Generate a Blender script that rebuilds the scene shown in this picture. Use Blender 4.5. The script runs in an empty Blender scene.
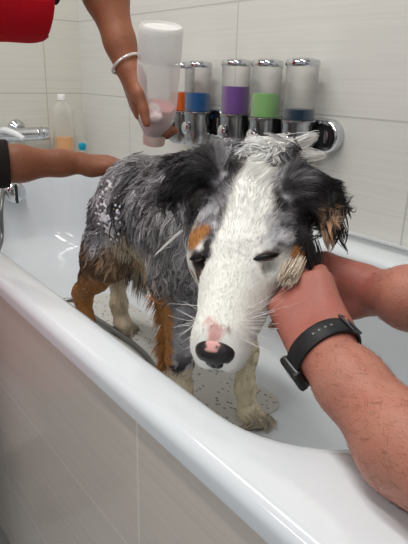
import bpy, math, random
import numpy as np
from mathutils import Vector, Matrix

random.seed(7)
rng = np.random.default_rng(11)
scene = bpy.context.scene
COL = scene.collection

# ------------------------------------------------------------------ camera
F = 549.4
pit, yaw, rol = np.radians([19.677, 38.2545, 1.502])
FW = np.array([-np.cos(yaw)*np.cos(pit), np.sin(yaw)*np.cos(pit), -np.sin(pit)])
_rt = np.array([np.sin(yaw), np.cos(yaw), 0.0]); _up = np.cross(_rt, FW)
RT = np.cos(rol)*_rt + np.sin(rol)*_up
UP = -np.sin(rol)*_rt + np.cos(rol)*_up
CAM = np.array([0.0, 0.0, 0.95])

def ray(u, v): return FW + RT*(u-204)/F + UP*(272-v)/F
def P(u, v, d): return CAM + ray(u, v)*d                      # survey point: sight line and distance
def PL(u, v, ax, val):                                        # survey point on an axis plane
    k = ray(u, v); return CAM + k*((val-CAM[ax])/k[ax])
def proj(q):
    k = np.asarray(q, float)-CAM; d = k@FW
    return 204+F*(k@RT)/d, 272-F*(k@UP)/d, d

cd = bpy.data.cameras.new('camera'); cam = bpy.data.objects.new('camera', cd); COL.objects.link(cam)
M = Matrix(((RT[0], UP[0], -FW[0], CAM[0]), (RT[1], UP[1], -FW[1], CAM[1]), (RT[2], UP[2], -FW[2], CAM[2]), (0, 0, 0, 1)))
cam.matrix_world = M
cd.sensor_fit = 'VERTICAL'; cd.sensor_height = 36.0; cd.lens = 36.0*F/544; cd.clip_start = 0.02; cd.clip_end = 50
scene.camera = cam

# ------------------------------------------------------------------ helpers
def s2l(c):
    c = np.asarray(c, float)/255.0
    return np.where(c <= 0.04045, c/12.92, ((c+0.055)/1.055)**2.4)

def mat(name, col=(200, 200, 200), rough=0.5, metal=0.0, trans=0.0, ior=1.45, spec=0.5, sss=0.0, sss_col=None, coat=0.0):
    m = bpy.data.materials.new(name); m.use_nodes = True
    b = m.node_tree.nodes['Principled BSDF']
    b.inputs['Base Color'].default_value = (*s2l(col), 1)
    b.inputs['Roughness'].default_value = rough; b.inputs['Metallic'].default_value = metal
    b.inputs['Transmission Weight'].default_value = trans; b.inputs['IOR'].default_value = ior
    b.inputs['Specular IOR Level'].default_value = spec
    b.inputs['Coat Weight'].default_value = coat
    if sss:
        b.inputs['Subsurface Weight'].default_value = sss
        b.inputs['Subsurface Radius'].default_value = (0.01, 0.004, 0.002)
    return m

class NT:
    def __init__(s, m): s.t = m.node_tree; s.b = s.t.nodes['Principled BSDF']
    def n(s, typ, **kw):
        x = s.t.nodes.new(typ)
        for k, v in kw.items():
            if k in ('operation', 'blend_type', 'attribute_name', 'data_type', 'noise_dimensions'): setattr(x, k, v)
        return x
    def l(s, a, b): s.t.links.new(a, b)
    def math(s, op, a, b=None):
        x = s.t.nodes.new('ShaderNodeMath'); x.operation = op
        for i, v in enumerate((a, b)):
            if v is None: continue
            if isinstance(v, (int, float)): x.inputs[i].default_value = v
            else: s.l(v, x.inputs[i])
        return x.outputs[0]
    def mix(s, f, a, b):
        x = s.t.nodes.new('ShaderNodeMix'); x.data_type = 'RGBA'
        for sock, v in ((x.inputs[0], f), (x.inputs[6], a), (x.inputs[7], b)):
            if isinstance(v, (int, float)): sock.default_value = v
            elif isinstance(v, tuple): sock.default_value = (*s2l(v), 1)
            else: s.l(v, sock)
        return x.outputs[2]
    def coord(s):
        return s.t.nodes.new('ShaderNodeTexCoord').outputs['Object']
    def noise(s, vec, scale, detail=3, sc=None, rough=0.5):
        if sc is not None:
            mp = s.t.nodes.new('ShaderNodeMapping'); mp.inputs['Scale'].default_value = sc
            s.l(vec, mp.inputs['Vector']); vec = mp.outputs[0]
        x = s.t.nodes.new('ShaderNodeTexNoise'); x.inputs['Scale'].default_value = scale
        x.inputs['Detail'].default_value = detail; x.inputs['Roughness'].default_value = rough
        s.l(vec, x.inputs['Vector']); return x.outputs['Fac']
    def ramp(s, f, lo, hi):
        x = s.t.nodes.new('ShaderNodeMapRange'); x.inputs[1].default_value = lo; x.inputs[2].default_value = hi
        s.l(f, x.inputs[0]); return x.outputs[0]
    def bump(s, h, strength, dist=0.002):
        x = s.t.nodes.new('ShaderNodeBump'); x.inputs['Strength'].default_value = strength; x.inputs['Distance'].default_value = dist
        s.l(h, x.inputs['Height']); s.l(x.outputs[0], s.b.inputs['Normal'])

def link(name, me, m, parent=None):
    o = bpy.data.objects.new(name, me); COL.objects.link(o)
    if m is not None: me.materials.append(m)
    if parent is not None: o.parent = parent; 
    return o

def empty(name, loc=(0, 0, 0)):
    o = bpy.data.objects.new(name, None); COL.objects.link(o); o.location = loc; o.empty_display_size = 0.05
    return o

def tag(o, label=None, cat=None, group=None, kind=None):
    if label: o['label'] = label
    if cat: o['category'] = cat
    if group: o['group'] = group
    if kind: o['kind'] = kind
    return o

def mesh(name, V, Fc, smooth=True, cols=None):
    me = bpy.data.meshes.new(name)
    V = np.asarray(V, np.float32)
    if isinstance(Fc, np.ndarray):
        k = Fc.shape[1]; n = len(Fc)
        me.vertices.add(len(V)); me.vertices.foreach_set('co', V.ravel())
        me.loops.add(n*k); me.loops.foreach_set('vertex_index', Fc.astype(np.int32).ravel())
        me.polygons.add(n); me.polygons.foreach_set('loop_start', np.arange(0, n*k, k, dtype=np.int32))
        me.update(calc_edges=True)
    else:
        me.from_pydata([tuple(map(float, v)) for v in V], [], [tuple(int(i) for i in f) for f in Fc]); me.update()
    me.polygons.foreach_set('use_smooth', np.full(len(me.polygons), smooth))
    if cols is not None:
        at = me.attributes.new('Col', 'FLOAT_COLOR', 'POINT')
        c4 = np.ones((len(V), 4), np.float32); c4[:, :3] = cols
        at.data.foreach_set('color', c4.ravel())
    me.update()
    return me

class MB:
    """collects several shapes into one mesh"""
    def __init__(s): s.V = []; s.F = []
    def add(s, V, Fc):
        b = len(s.V); s.V += [tuple(map(float, v)) for v in V]; s.F += [tuple(int(i)+b for i in f) for f in Fc]
    def box(s, lo, hi, bev=0.0):
        x0, y0, z0 = lo; x1, y1, z1 = hi
        if bev <= 0:
            s.add([(x0,y0,z0),(x1,y0,z0),(x1,y1,z0),(x0,y1,z0),(x0,y0,z1),(x1,y0,z1),(x1,y1,z1),(x0,y1,z1)],
                  [(0,3,2,1),(4,5,6,7),(0,1,5,4),(1,2,6,5),(2,3,7,6),(3,0,4,7)])
        else:
            loops = []
            def rr(z, i):
                pts = []
                for cx, cy, a0 in ((x1-bev, y1-bev, 0), (x0+bev, y1-bev, 90), (x0+bev, y0+bev, 180), (x1-bev, y0+bev, 270)):
                    for k in range(5):
                        a = math.radians(a0+k*22.5); pts.append((cx+(bev-i)*math.cos(a), cy+(bev-i)*math.sin(a), z))
                return pts
            prof = [(z0, bev*.9), (z0+bev*.3, bev*.3), (z0+bev, 0), (z1-bev, 0), (z1-bev*.3, bev*.3), (z1, bev*.9)]
            for z, i in prof: loops.append(rr(z, i))
            s.loft(loops, True, True)
    def loft(s, loops, cap0=False, cap1=False):
        n = len(loops[0]); V = [p for lp in loops for p in lp]; Fc = []
        for i in range(len(loops)-1):
            for j in range(n):
                k = (j+1) % n
                Fc.append((i*n+j, i*n+k, (i+1)*n+k, (i+1)*n+j))
        if cap0: Fc.append(tuple(reversed(range(n))))
        if cap1: Fc.append(tuple(range((len(loops)-1)*n, len(loops)*n)))
        s.add(V, Fc)
    def lathe(s, prof, c=(0, 0, 0), n=32, frame=None, sx=1.0, sy=1.0):
        """prof: (radius, height) pairs round the frame's third axis"""
        c = np.asarray(c, float)
        fr = np.eye(3) if frame is None else np.asarray(frame, float)
        loops = []
        for r, h in prof:
            loops.append([c + fr[0]*r*sx*math.cos(2*math.pi*k/n) + fr[1]*r*sy*math.sin(2*math.pi*k/n) + fr[2]*h for k in range(n)])
        s.loft(loops, prof[0][0] > 1e-6, prof[-1][0] > 1e-6)
    def tube(s, pts, r, n=10, closed=False):
        pts = [np.asarray(p, float) for p in pts]; L = len(pts)
        rs = r if isinstance(r, (list, tuple, np.ndarray)) else [r]*L
        loops = []; ref = np.array([0.13, 0.21, 1.0])
        prev = None
        for i, p in enumerate(pts):
            if closed: t = pts[(i+1) % L]-pts[i-1]
            else: t = pts[min(i+1, L-1)]-pts[max(i-1, 0)]
            t = t/ (np.linalg.norm(t)+1e-12)
            a = ref if prev is None else prev
            a = a - t*(a@t)
            if np.linalg.norm(a) < 1e-4: a = np.array([1.0, 0, 0]) - t*t[0]
            a /= np.linalg.norm(a); prev = a; b = np.cross(t, a)
            loops.append([p + rs[i]*(a*math.cos(2*math.pi*k/n)+b*math.sin(2*math.pi*k/n)) for k in range(n)])
        if closed: loops.append(loops[0])
        s.loft(loops, not closed, not closed)
    def build(s, name, m, parent=None, smooth=True, angle=40):
        me = mesh(name, s.V, s.F, smooth)
        if smooth and angle:
            import bmesh
            bm = bmesh.new(); bm.from_mesh(me)
            bmesh.ops.recalc_face_normals(bm, faces=bm.faces)
            for e in bm.edges:
                if len(e.link_faces) == 2 and e.calc_face_angle(0) > math.radians(angle): e.smooth = False
            bm.to_mesh(me); bm.free(); me.update()
        return link(name, me, m, parent)

def spline(pts, n=8):
    """Catmull-Rom through pts"""
    p = [np.asarray(q, float) for q in pts]; p = [2*p[0]-p[1]]+p+[2*p[-1]-p[-2]]; out = []
    for i in range(1, len(p)-2):
        for k in range(n):
            t = k/n
            out.append(0.5*((2*p[i])+(-p[i-1]+p[i+1])*t+(2*p[i-1]-5*p[i]+4*p[i+1]-p[i+2])*t*t+(-p[i-1]+3*p[i]-3*p[i+1]+p[i+2])*t**3))
    out.append(p[-2]); return out

def unit(v): v = np.asarray(v, float); return v/np.linalg.norm(v)

# ---- value noise
_LAT = rng.random((32, 32, 32)).astype(np.float32)
def vnoise(p):
    p = np.asarray(p, np.float64); i = np.floor(p).astype(int); f = p-i; f = f*f*(3-2*f); i &= 31; j = (i+1) & 31
    x0, y0, z0 = i.T; x1, y1, z1 = j.T; fx, fy, fz = f.T
    L = _LAT
    a = L[x0,y0,z0]*(1-fx)+L[x1,y0,z0]*fx; b = L[x0,y1,z0]*(1-fx)+L[x1,y1,z0]*fx
    c = L[x0,y0,z1]*(1-fx)+L[x1,y0,z1]*fx; d = L[x0,y1,z1]*(1-fx)+L[x1,y1,z1]*fx
    return (a*(1-fy)+b*fy)*(1-fz)+(c*(1-fy)+d*fy)*fz
def fbm(p, oct=3):
    s = 0; w = 0; a = 1.0; p = np.asarray(p, float)
    for k in range(oct):
        s = s+a*vnoise(p*(2**k)+17.3*k); w += a; a *= 0.5
    return s/w
def sstep(a, b, x): t = np.clip((x-a)/(b-a), 0, 1); return t*t*(3-2*t)

# ---- signed-distance bodies: one continuous surface out of tapered limbs and ellipsoids
class Body:
    def __init__(s): s.pr = []
    def limb(s, a, b, ra, rb, k=0.02): s.pr.append(('c', np.asarray(a, float), np.asarray(b, float), ra, rb, k, 1))
    def chain(s, pts, k=0.02):
        for (a, ra), (b, rb) in zip(pts[:-1], pts[1:]): s.limb(a, b, ra, rb, k)
    def ell(s, c, r, axes=None, k=0.02, sign=1):
        s.pr.append(('e', np.asarray(c, float), np.asarray(r, float), np.eye(3) if axes is None else np.asarray(axes, float), 0, k, sign))
    def _d(s, q, pts):
        if q[0] == 'c':
            a, b, ra, rb = q[1:5]; ba = b-a; L2 = ba@ba
            t = np.clip(((pts-a)@ba)/max(L2, 1e-12), 0, 1)
            return np.linalg.norm(pts-a-t[..., None]*ba, axis=-1)-(ra+(rb-ra)*t)
        c, r, ax = q[1:4]
        l = (pts-c)@ax.T
        k0 = np.linalg.norm(l/r, axis=-1); k1 = np.linalg.norm(l/(r*r), axis=-1)
        return k0*(k0-1.0)/np.maximum(k1, 1e-9)
    def grid(s, h):
        lo = np.full(3, 1e9); hi = -lo; bb = []
        for q in s.pr:
            if q[0] == 'c':
                l = np.minimum(q[1]-q[3], q[2]-q[4]); u = np.maximum(q[1]+q[3], q[2]+q[4])
            else:
                e = np.abs(q[3].T*q[2]).sum(1); l = q[1]-e; u = q[1]+e
            bb.append((l, u)); lo = np.minimum(lo, l); hi = np.maximum(hi, u)
        lo = lo-4*h; n = np.ceil((hi+4*h-lo)/h).astype(int)+1
        D = np.full(n, 0.5, np.float32)
        for q, (l, u) in zip(s.pr, bb):
            mg = q[5]+3*h
            i0 = np.maximum(np.floor((l-mg-lo)/h).astype(int), 0); i1 = np.minimum(np.ceil((u+mg-lo)/h).astype(int)+1, n)
            ax = [lo[d]+h*np.arange(i0[d], i1[d]) for d in range(3)]
            pts = np.stack(np.meshgrid(*ax, indexing='ij'), -1)
            d = s._d(q, pts).astype(np.float32); k = q[5]
            sl = tuple(slice(a, b) for a, b in zip(i0, i1)); A = D[sl]
            if q[6] > 0:
                hh = np.clip(0.5+0.5*(A-d)/k, 0, 1); D[sl] = A+(d-A)*hh-k*hh*(1-hh)
            else:
                hh = np.clip(0.5-0.5*(A+d)/k, 0, 1); D[sl] = A+(-d-A)*hh+k*hh*(1-hh)
        return D, lo
    def surf(s, h, smooth=1):
        D, lo = s.grid(h); S = D < 0
        nx, ny, nz = D.shape
        corners = [(i, j, k) for i in (0, 1) for j in (0, 1) for k in (0, 1)]
        cnt = np.zeros((nx-1, ny-1, nz-1), np.int8)
        for i, j, k in corners: cnt += S[i:nx-1+i, j:ny-1+j, k:nz-1+k]
        act = np.argwhere((cnt > 0) & (cnt < 8))
        idx = np.full(cnt.shape, -1, np.int32); idx[tuple(act.T)] = np.arange(len(act))
        acc = np.zeros((len(act), 3)); num = np.zeros(len(act))
        for ci, a in enumerate(corners):
            for d in range(3):
                if a[d] == 1: continue
                b = list(a); b[d] = 1
                va = D[act[:, 0]+a[0], act[:, 1]+a[1], act[:, 2]+a[2]]; vb = D[act[:, 0]+b[0], act[:, 1]+b[1], act[:, 2]+b[2]]
                m = (va < 0) != (vb < 0)
                t = va[m]/(va[m]-vb[m]); pt = np.tile(np.array(a, float), (m.sum(), 1)); pt[:, d] += t
                acc[m] += pt; num[m] += 1
        V = lo+h*(act+acc/num[:, None])
        Fs = []
        for d in range(3):
            e, f = (d+1) % 3, (d+2) % 3
            sh = [nx, ny, nz]
            s0 = [slice(1, -1)]*3; s0[d] = slice(0, sh[d]-1); s1 = [slice(1, -1)]*3; s1[d] = slice(1, sh[d])
            A = S[tuple(s0)]; B = S[tuple(s1)]
            for flip, msk in ((0, A & ~B), (1, ~A & B)):
                q = np.argwhere(msk); off = np.ones(3, int); off[d] = 0; q = q+off
                de = np.eye(3, dtype=int)[e]; df = np.eye(3, dtype=int)[f]
                g = [idx[tuple((q-x).T)] for x in (de+df, df, 0*de, de)]
                if flip: g = g[::-1]
                Fs.append(np.stack(g, 1))
        Fc = np.concatenate(Fs); Fc = Fc[(Fc >= 0).all(1)]
        for _ in range(smooth):
            A = np.zeros_like(V); n = np.zeros(len(V))
            for a, b in ((0, 1), (1, 2), (2, 3), (3, 0)):
                for x, y in ((a, b), (b, a)):
                    np.add.at(A, Fc[:, x], V[Fc[:, y]]); np.add.at(n, Fc[:, x], 1)
            V = 0.5*V+0.5*A/np.maximum(n, 1)[:, None]
        return V, Fc

def normals(V, Fc):
    a = V[Fc[:, 2]]-V[Fc[:, 0]]; b = V[Fc[:, 3]]-V[Fc[:, 1]]; n = np.cross(a, b); N = np.zeros_like(V)
    for k in range(4): np.add.at(N, Fc[:, k], n)
    return N/np.maximum(np.linalg.norm(N, axis=1), 1e-12)[:, None], np.linalg.norm(n, axis=1)*0.5

def strand_mesh(name, curves, widths, c0, c1):
    """curves (N,S,3) -> thin three-sided tapered locks; colours root/tip"""
    N, S, _ = curves.shape
    T = np.gradient(curves, axis=1); T /= np.maximum(np.linalg.norm(T, axis=2), 1e-9)[..., None]
    ref = rng.normal(size=(N, 1, 3)); A = np.cross(T, ref); A /= np.maximum(np.linalg.norm(A, axis=2), 1e-9)[..., None]; B = np.cross(T, A)
    prof = (1-np.linspace(0, 1, S)**2.2)*0.95+0.05
    prof[0] = 0.7
    r = widths[:, None]*prof[None]
    ring = [curves+r[..., None]*(A*math.cos(q)+B*math.sin(q)) for q in (0, 2.094, 4.189)]
    V = np.stack(ring, 2).reshape(-1, 3)                      # N,S,3
    base = (np.arange(N)*S*3)[:, None, None]+(np.arange(S-1)*3)[None, :, None]
    f = []
    for j in range(3):
        k = (j+1) % 3; f.append(np.stack([base+j, base+k, base+3+k, base+3+j], -1))
    Fc = np.concatenate(f, 2).reshape(-1, 4)
    t = np.linspace(0, 1, S)[None, :, None]
    C = (c0[:, None]*(1-t)+c1[:, None]*t); C = np.repeat(C[:, :, None], 3, 2).reshape(-1, 3)
    return mesh(name, V, Fc, True, C)

def vc_mat(name, rough=0.5, spec=0.4, bumps=0.0, sss=0.0):
    m = mat(name, rough=rough, spec=spec, sss=sss); t = NT(m)
    a = t.n('ShaderNodeAttribute', attribute_name='Col'); t.l(a.outputs['Color'], t.b.inputs['Base Color'])
    if bumps:
        t.bump(t.noise(t.coord(), 220, 3), bumps, 0.003)
    return m

# ------------------------------------------------------------------ the setting
XL, YB, YF, RZ, XR, FZ = -2.196, 1.065, 0.277, 0.60, -0.10, 0.27      # left wall, back wall, tub front, rim, tub right end, tub floor
TW, TH = 0.583, 0.271

def tile_mat(name, ax, org, size, col, grout, rough, gw=0.0022, streak=True):
    m = mat(name, col, rough, spec=0.5); t = NT(m); co = t.coord()
    sp = t.n('ShaderNodeSeparateXYZ'); t.l(co, sp.inputs[0])
    msk = None
    for a, o, s in zip(ax, org, size):
        f = t.math('SUBTRACT', sp.outputs[a], o); f = t.math('DIVIDE', f, s)
        f = t.math('ABSOLUTE', t.math('SUBTRACT', t.math('FRACT', t.math('ADD', f, 100.5)), 0.5))
        l = t.math('LESS_THAN', f, gw/s)
        msk = l if msk is None else t.math('MAXIMUM', msk, l)
    sc = [60, 60, 60]
    sc['XYZ'.index(ax[0])] = 2.5; sc['XYZ'.index(ax[1])] = 130
    n1 = t.noise(co, 1.0, 4, sc=tuple(sc)); n2 = t.noise(co, 3.0, 2)
    dark = tuple(c*0.955 for c in col); lite = tuple(min(255, c*1.03) for c in col)
    c = t.mix(t.ramp(n1, 0.15, 0.85), dark, lite)
    c = t.mix(t.math('MULTIPLY', n2, 0.25), c, tuple(x*0.93 for x in col))
    c = t.mix(msk, c, grout)
    t.l(c, t.b.inputs['Base Color'])
    h = t.math('SUBTRACT', t.math('MULTIPLY', n1, 0.05), msk)
    t.bump(h, 0.25, 0.0015)
    return m

wall_tile = tile_mat('wall_tile', ('X', 'Z'), (-0.65, 0.597), (TW, TH), (216, 215, 209), (186, 186, 181), 0.28)
left_tile = tile_mat('left_wall_tile', ('Y', 'Z'), (0.912, 0.597), (TW, TH), (214, 212, 202), (184, 182, 174), 0.28)
front_tile = tile_mat('panel_tile', ('X', 'Z'), (-0.49, 0.335), (0.575, TH), (218, 210, 200), (232, 226, 216), 0.10, gw=0.0016)
floor_tile = tile_mat('floor_tile', ('X', 'Y'), (0.1, 0.0), (0.45, 0.45), (120, 120, 120), (90, 90, 90), 0.35)
paint = mat('ceiling_paint', (235, 235, 232), 0.8); _t = NT(paint); _t.bump(_t.noise(_t.coord(), 180, 3), 0.1)

def slab(name, lo, hi, m):
    b = MB(); b.box(lo, hi); o = b.build(name, m, None, False); o['kind'] = 'structure'; return o
slab('wall_back', (XL-0.1, YB, -.16), (2.2, YB+0.1, 2.6), wall_tile)
slab('wall_left', (XL-0.1, -2.6, -.16), (XL, YB, 2.6), left_tile)
FL = -0.16
slab('floor', (XL-0.1, -2.6, FL-.08), (2.2, YB+0.1, FL), floor_tile)
slab('ceiling', (XL-0.1, -2.6, 2.6), (2.2, YB+0.1, 2.68), paint)
for nm, lo, hi in (('trim_1', (-1.2, YB-0.006, RZ+0.0005), (XR, YB, RZ+0.006)),):
    slab(nm, lo, hi, mat('sealant', (205, 208, 208), 0.4))

# bathtub: rounded loops from the outer lip over the rim and down the basin
enamel = mat('white_enamel', (226, 229, 232), 0.09, spec=0.6, coat=0.3)
_t = NT(enamel)
_n = _t.noise(_t.coord(), 2.2, 2); _t.l(_t.mix(_n, (213, 218, 222), (220, 224, 227)), _t.b.inputs['Base Color'])
def rrect(x0, x1, y0, y1, rl, rr_, z, n=12, fz=None):
    pts = []
    for cx, cy, a0, r in ((x1-rr_, y1-rr_, 0, rr_), (x0+rl, y1-rl, 90, rl), (x0+rl, y0+rl, 180, rl), (x1-rr_, y0+rr_, 270, rr_)):
        for k in range(n+1):
            a = math.radians(a0+90*k/n); pts.append((cx+r*math.cos(a), cy+r*math.sin(a), z))
    # extra points on the long sides
    return pts
tub = MB(); lp = []
x0, x1, y0, y1 = XL+0.002, XR, YF, YB-0.002
lip = 0.026
lp.append(rrect(x0+.02, x1-.02, y0+.02, y1-.0, .02, .02, RZ-lip-.005))
lp.append(rrect(x0, x1, y0, y1, .02, .02, RZ-lip-.004))
lp.append(rrect(x0, x1, y0, y1, .02, .03, RZ-.016))
for a in (20, 45, 70, 90):
    q = math.radians(a); i = .016*(1-math.cos(q)); lp.append(rrect(x0+i, x1-i, y0+i, y1-i*.2, .02, .035, RZ-.016+.016*math.sin(q)))
ix0, ix1, iy0, iy1 = XL+0.11, -0.245, 0.337, 0.958            # basin opening
lp.append(rrect(ix0-.03, ix1+.03, iy0-.018, iy1+.03, .13, .15, RZ+.001))
for a in (0, 30, 60, 90):
    q = math.radians(a); i = .02*math.sin(q); lp.append(rrect(ix0-.008+i, ix1+.008-i, iy0-.006+i*.6, iy1+.006-i, .13, .15, RZ-.02*(1-math.cos(q))))
d0 = RZ-.02
for k in range(1, 15):
    t = k/14
    z = d0+(FZ-d0)*min(1, math.sin(t*math.pi/2)**0.85)
    sx = .035*t+.20*max(0, t-.45)**1.6*1.8; sy = .02*t+.10*max(0, t-.55)**1.5*2.0
    lp.append(rrect(ix0+.012+sx, ix1-.012-sx*1.4, iy0+.006+sy, iy1-.014-sy, .13+.02*t, .15+.05*t, z))
for s_ in (.5, .8):
    a = lp[-1]; c = np.mean(np.array(a), 0); lp.append([tuple(np.array(p)+(c-np.array(p))*s_*(.6 if s_ == .5 else .8)) for p in a])
tub.loft(lp, False, True)
tub_o = tub.build('bathtub', enamel, None, True, 60)
tag(tub_o, 'large white enamel bathtub with a broad rounded rim, the wet dog standing in it', 'bathtub')
FZ = float(lp[-1][0][2])

b = MB(); b.box((XL+.004, YF+.012, FL+0.002), (XR-.03, YF+.03, RZ-lip-.008)); 
pn = b.build('tub_surround', front_tile, None, False)
tag(pn, 'grey tiled front panel under the rim of the white bathtub', 'bath panel')
b = MB(); b.box((XR-.03, YF+.012, FL+0.002), (XR-.012, YB-.004, RZ-lip-.008)); b.build('end_panel', tile_mat('end_tile', ('Y', 'Z'), (0.3, 0.335), (0.575, TH), (196, 190, 182), (214, 208, 198), 0.12), pn, False)
# ------------------------------------------------------------------ props
chrome = mat('chrome', (205, 207, 210), 0.09, metal=1.0)
_t = NT(chrome); _t.l(_t.ramp(_t.noise(_t.coord(), 60, 3), 0.3, 3.0), _t.b.inputs['Roughness'])
steel = mat('brushed_steel', (170, 170, 172), 0.22, metal=1.0)
black_plastic = mat('black_plastic', (26, 26, 28), 0.35)

def clear_mat(name, col, alpha, rough=0.06):
    m = mat(name, col, rough, spec=0.6); t = NT(m)
    tr = t.n('ShaderNodeBsdfTransparent'); mx = t.n('ShaderNodeMixShader'); out = t.t.nodes['Material Output']
    lw = t.n('ShaderNodeLayerWeight'); lw.inputs[0].default_value = 0.35
    f = t.math('ADD', t.math('MULTIPLY', lw.outputs['Facing'], 0.45), alpha)
    t.l(f, mx.inputs[0]); t.l(tr.outputs[0], mx.inputs[1]); t.l(t.b.outputs[0], mx.inputs[2]); t.l(mx.outputs[0], out.inputs['Surface'])
    return m
clear_plastic = clear_mat('clear_plastic', (175, 172, 172), 0.01, .05)
def liquid(name, col):
    m = mat(name, col, 0.18, spec=0.5); t = NT(m)
    n = t.noise(t.coord(), 14, 2); t.l(t.mix(n, tuple(c*.86 for c in col), tuple(min(255, c*1.08) for c in col)), t.b.inputs['Base Color'])
    t.b.inputs['Subsurface Weight'].default_value = 0.15; t.b.inputs['Subsurface Radius'].default_value = (.02, .02, .02)
    return m

# wall soap dispensers
def dispenser(u, liq, level, label, v0=57, y=1.005):
    c = PL(u, v0, 1, y); x = c[0]; zt = c[2]
    root = empty('soap_dispenser', (x, y, zt-0.235)); tag(root, label, 'soap dispenser', 'wall soap dispensers above the bathtub')
    o = np.array([0, 0, 0.235])
    k = .0405
    b = MB(); b.lathe([(0, -.002), (k*.6, -.002), (k*.93, -.006), (k*1.0, -.012), (k*1.0, -.018), (k*.96, -.020)], o, 36); b.build('lid', chrome, root)
    b = MB(); b.lathe([(k*.95, -.138), (k*.95, -.02), (k*.90, -.02), (k*.90, -.136)], o, 36); b.build('clear_chamber', clear_plastic, root)
    b = MB(); b.lathe([(0, -.1375), (k*.88, -.1375), (k*.88, -.138+level), (0, -.138+level)], o, 36); b.build('liquid_soap', liq, root)
    b = MB(); b.lathe([(0, -.235), (k*.7, -.235), (k*.92, -.225), (k*.98, -.205), (k*.98, -.150), (k*1.02, -.148), (k*1.02, -.140), (k*.97, -.1385), (0, -.1385)], o, 36); b.build('base', steel, root)
    b = MB(); b.lathe([(0, .0), (.017, .0), (.017, .006), (.012, .010), (0, .011)], o+np.array([0, -k*.97, -.185]), 20, np.array([[1, 0, 0], [0, 0, 1], [0, -1, 0]])); b.build('push_button', chrome, root)
    b = MB(); b.box((-.014, .03, .03), (.014, YB-y-.031, .07)); b.build('mount', steel, root)
    return root
dispenser(182, liquid('orange_soap', (232, 104, 12)), .052, 'clear soap dispenser with orange liquid, half hidden by the held bottle', 61)
dispenser(198.5, liquid('blue_soap', (4, 90, 150)), .050, 'clear soap dispenser a third full of bright blue liquid', 60)
dispenser(237, liquid('purple_soap', (128, 82, 164)), .068, 'clear soap dispenser half full of purple liquid', 58)
dispenser(268, liquid('green_soap', (150, 206, 128)), .056, 'clear soap dispenser with pale green liquid', 58)
dispenser(303.5, liquid('teal_soap', (2, 50, 74)), .024, 'nearly empty clear soap dispenser with dark teal liquid at the bottom', 57)

def rail(ua, ub, v, label):
    a = PL(ua, v, 1, YB-.03); c = PL(ub, v, 1, YB-.03); z = (a[2]+c[2])/2; h = .040
    root = empty('dispenser_bracket', ((a[0]+c[0])/2, YB, z)); tag(root, label, 'bracket', 'chrome brackets of the soap dispensers')
    xa, xb = a[0]-root.location.x+h, c[0]-root.location.x-h
    def stad(r, y):
        return [(xb+r*math.cos(q), y, r*math.sin(q)) for q in np.linspace(-math.pi/2, math.pi/2, 20)]+[(xa+r*math.cos(q), y, r*math.sin(q)) for q in np.linspace(math.pi/2, 1.5*math.pi, 20)]
    b = MB(); b.loft([stad(h, -.0005), stad(h, -.020), stad(h-.002, -.026), stad(h-.006, -.0285), stad(h-.010, -.027), stad(h-.012, -.020)], True, True); b.build('plate', chrome, root)
    b = MB(); b.loft([stad(h-.014, -.0205), stad(h-.014, -.0235), stad(h-.016, -.024)], True, True); b.build('dark_inset', black_plastic, root)
    b = MB(); b.lathe([(0, 0), (.011, 0), (.011, .003), (.009, .004), (0, .004)], np.array([xb+.004, -.0245, .0]), 20, np.array([[.75, 0, 0], [0, 0, 1.3], [0, -1, 0]])); b.build('screw_cover', steel, root)
rail(174, 224, 121, 'short chrome bracket with rounded end behind the orange and blue dispensers')
rail(228, 337, 131, 'long chrome bracket with rounded end behind the purple, green and teal dispensers')
pc = PL(207, 116, 1, 1.03)
b = MB(); b.lathe([(0, -.012), (.012, -.011), (.016, -.004), (.015, .004), (.008, .010), (0, .012)], pc, 20, np.array([[1, 0, 0], [0, 0, 1], [0, -1, 0]]))
o = b.build('blue_disc', mat('blue_disc_plastic', (20, 80, 145), 0.3)); tag(o, 'small round blue plastic disc beside the blue soap dispenser', 'disc')

# thermostatic mixer on the left wall
mx = empty('bath_mixer', (XL, .77, .72)); tag(mx, 'chrome thermostatic bath mixer on the left wall', 'mixer tap')
fr_x = np.array([[0, 1, 0], [0, 0, 1], [1, 0, 0]]); fr_y = np.array([[0, 0, 1], [1, 0, 0], [0, 1, 0]])
for y in (.008, -.15):
    b = MB(); b.lathe([(0, .001), (.034, .001), (.034, .006), (.030, .014), (.018, .022), (.014, .026), (.014, .055), (0, .055)], (0, y, .018), 28, fr_x); b.build('wall_flange', chrome, mx)
bx_ = .065
b = MB(); b.lathe([(0, -.20), (.024, -.20), (.025, -.197), (.025, .060), (0, .060)], (bx_, 0, 0), 28, fr_y); b.build('mixer_body', chrome, mx)
b = MB(); b.lathe([(0, .061), (.023, .061), (.0245, .064), (.0245, .105), (.022, .110), (0, .110)], (bx_, 0, 0), 28, fr_y); kn = b.build('control_knob', chrome, mx)
b = MB(); b.lathe([(.0255, .082), (.0262, .084), (.0255, .086)], (bx_, 0, 0), 28, fr_y); b.build('grip_ring', steel, kn)
b = MB(); b.tube(spline([(bx_, -.07, .015), (bx_+.035, -.066, .020), (bx_+.085, -.05, .012), (bx_+.11, -.03, -.004)]), list(np.linspace(.014, .010, 25)), 14); b.build('lever', mat('white_lever', (225, 228, 230), 0.12), mx)
b = MB(); b.tube([(bx_, -.05, -.02), (bx_, -.05, -.05)], .011, 14); b.build('hose_outlet', chrome, mx)

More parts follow.
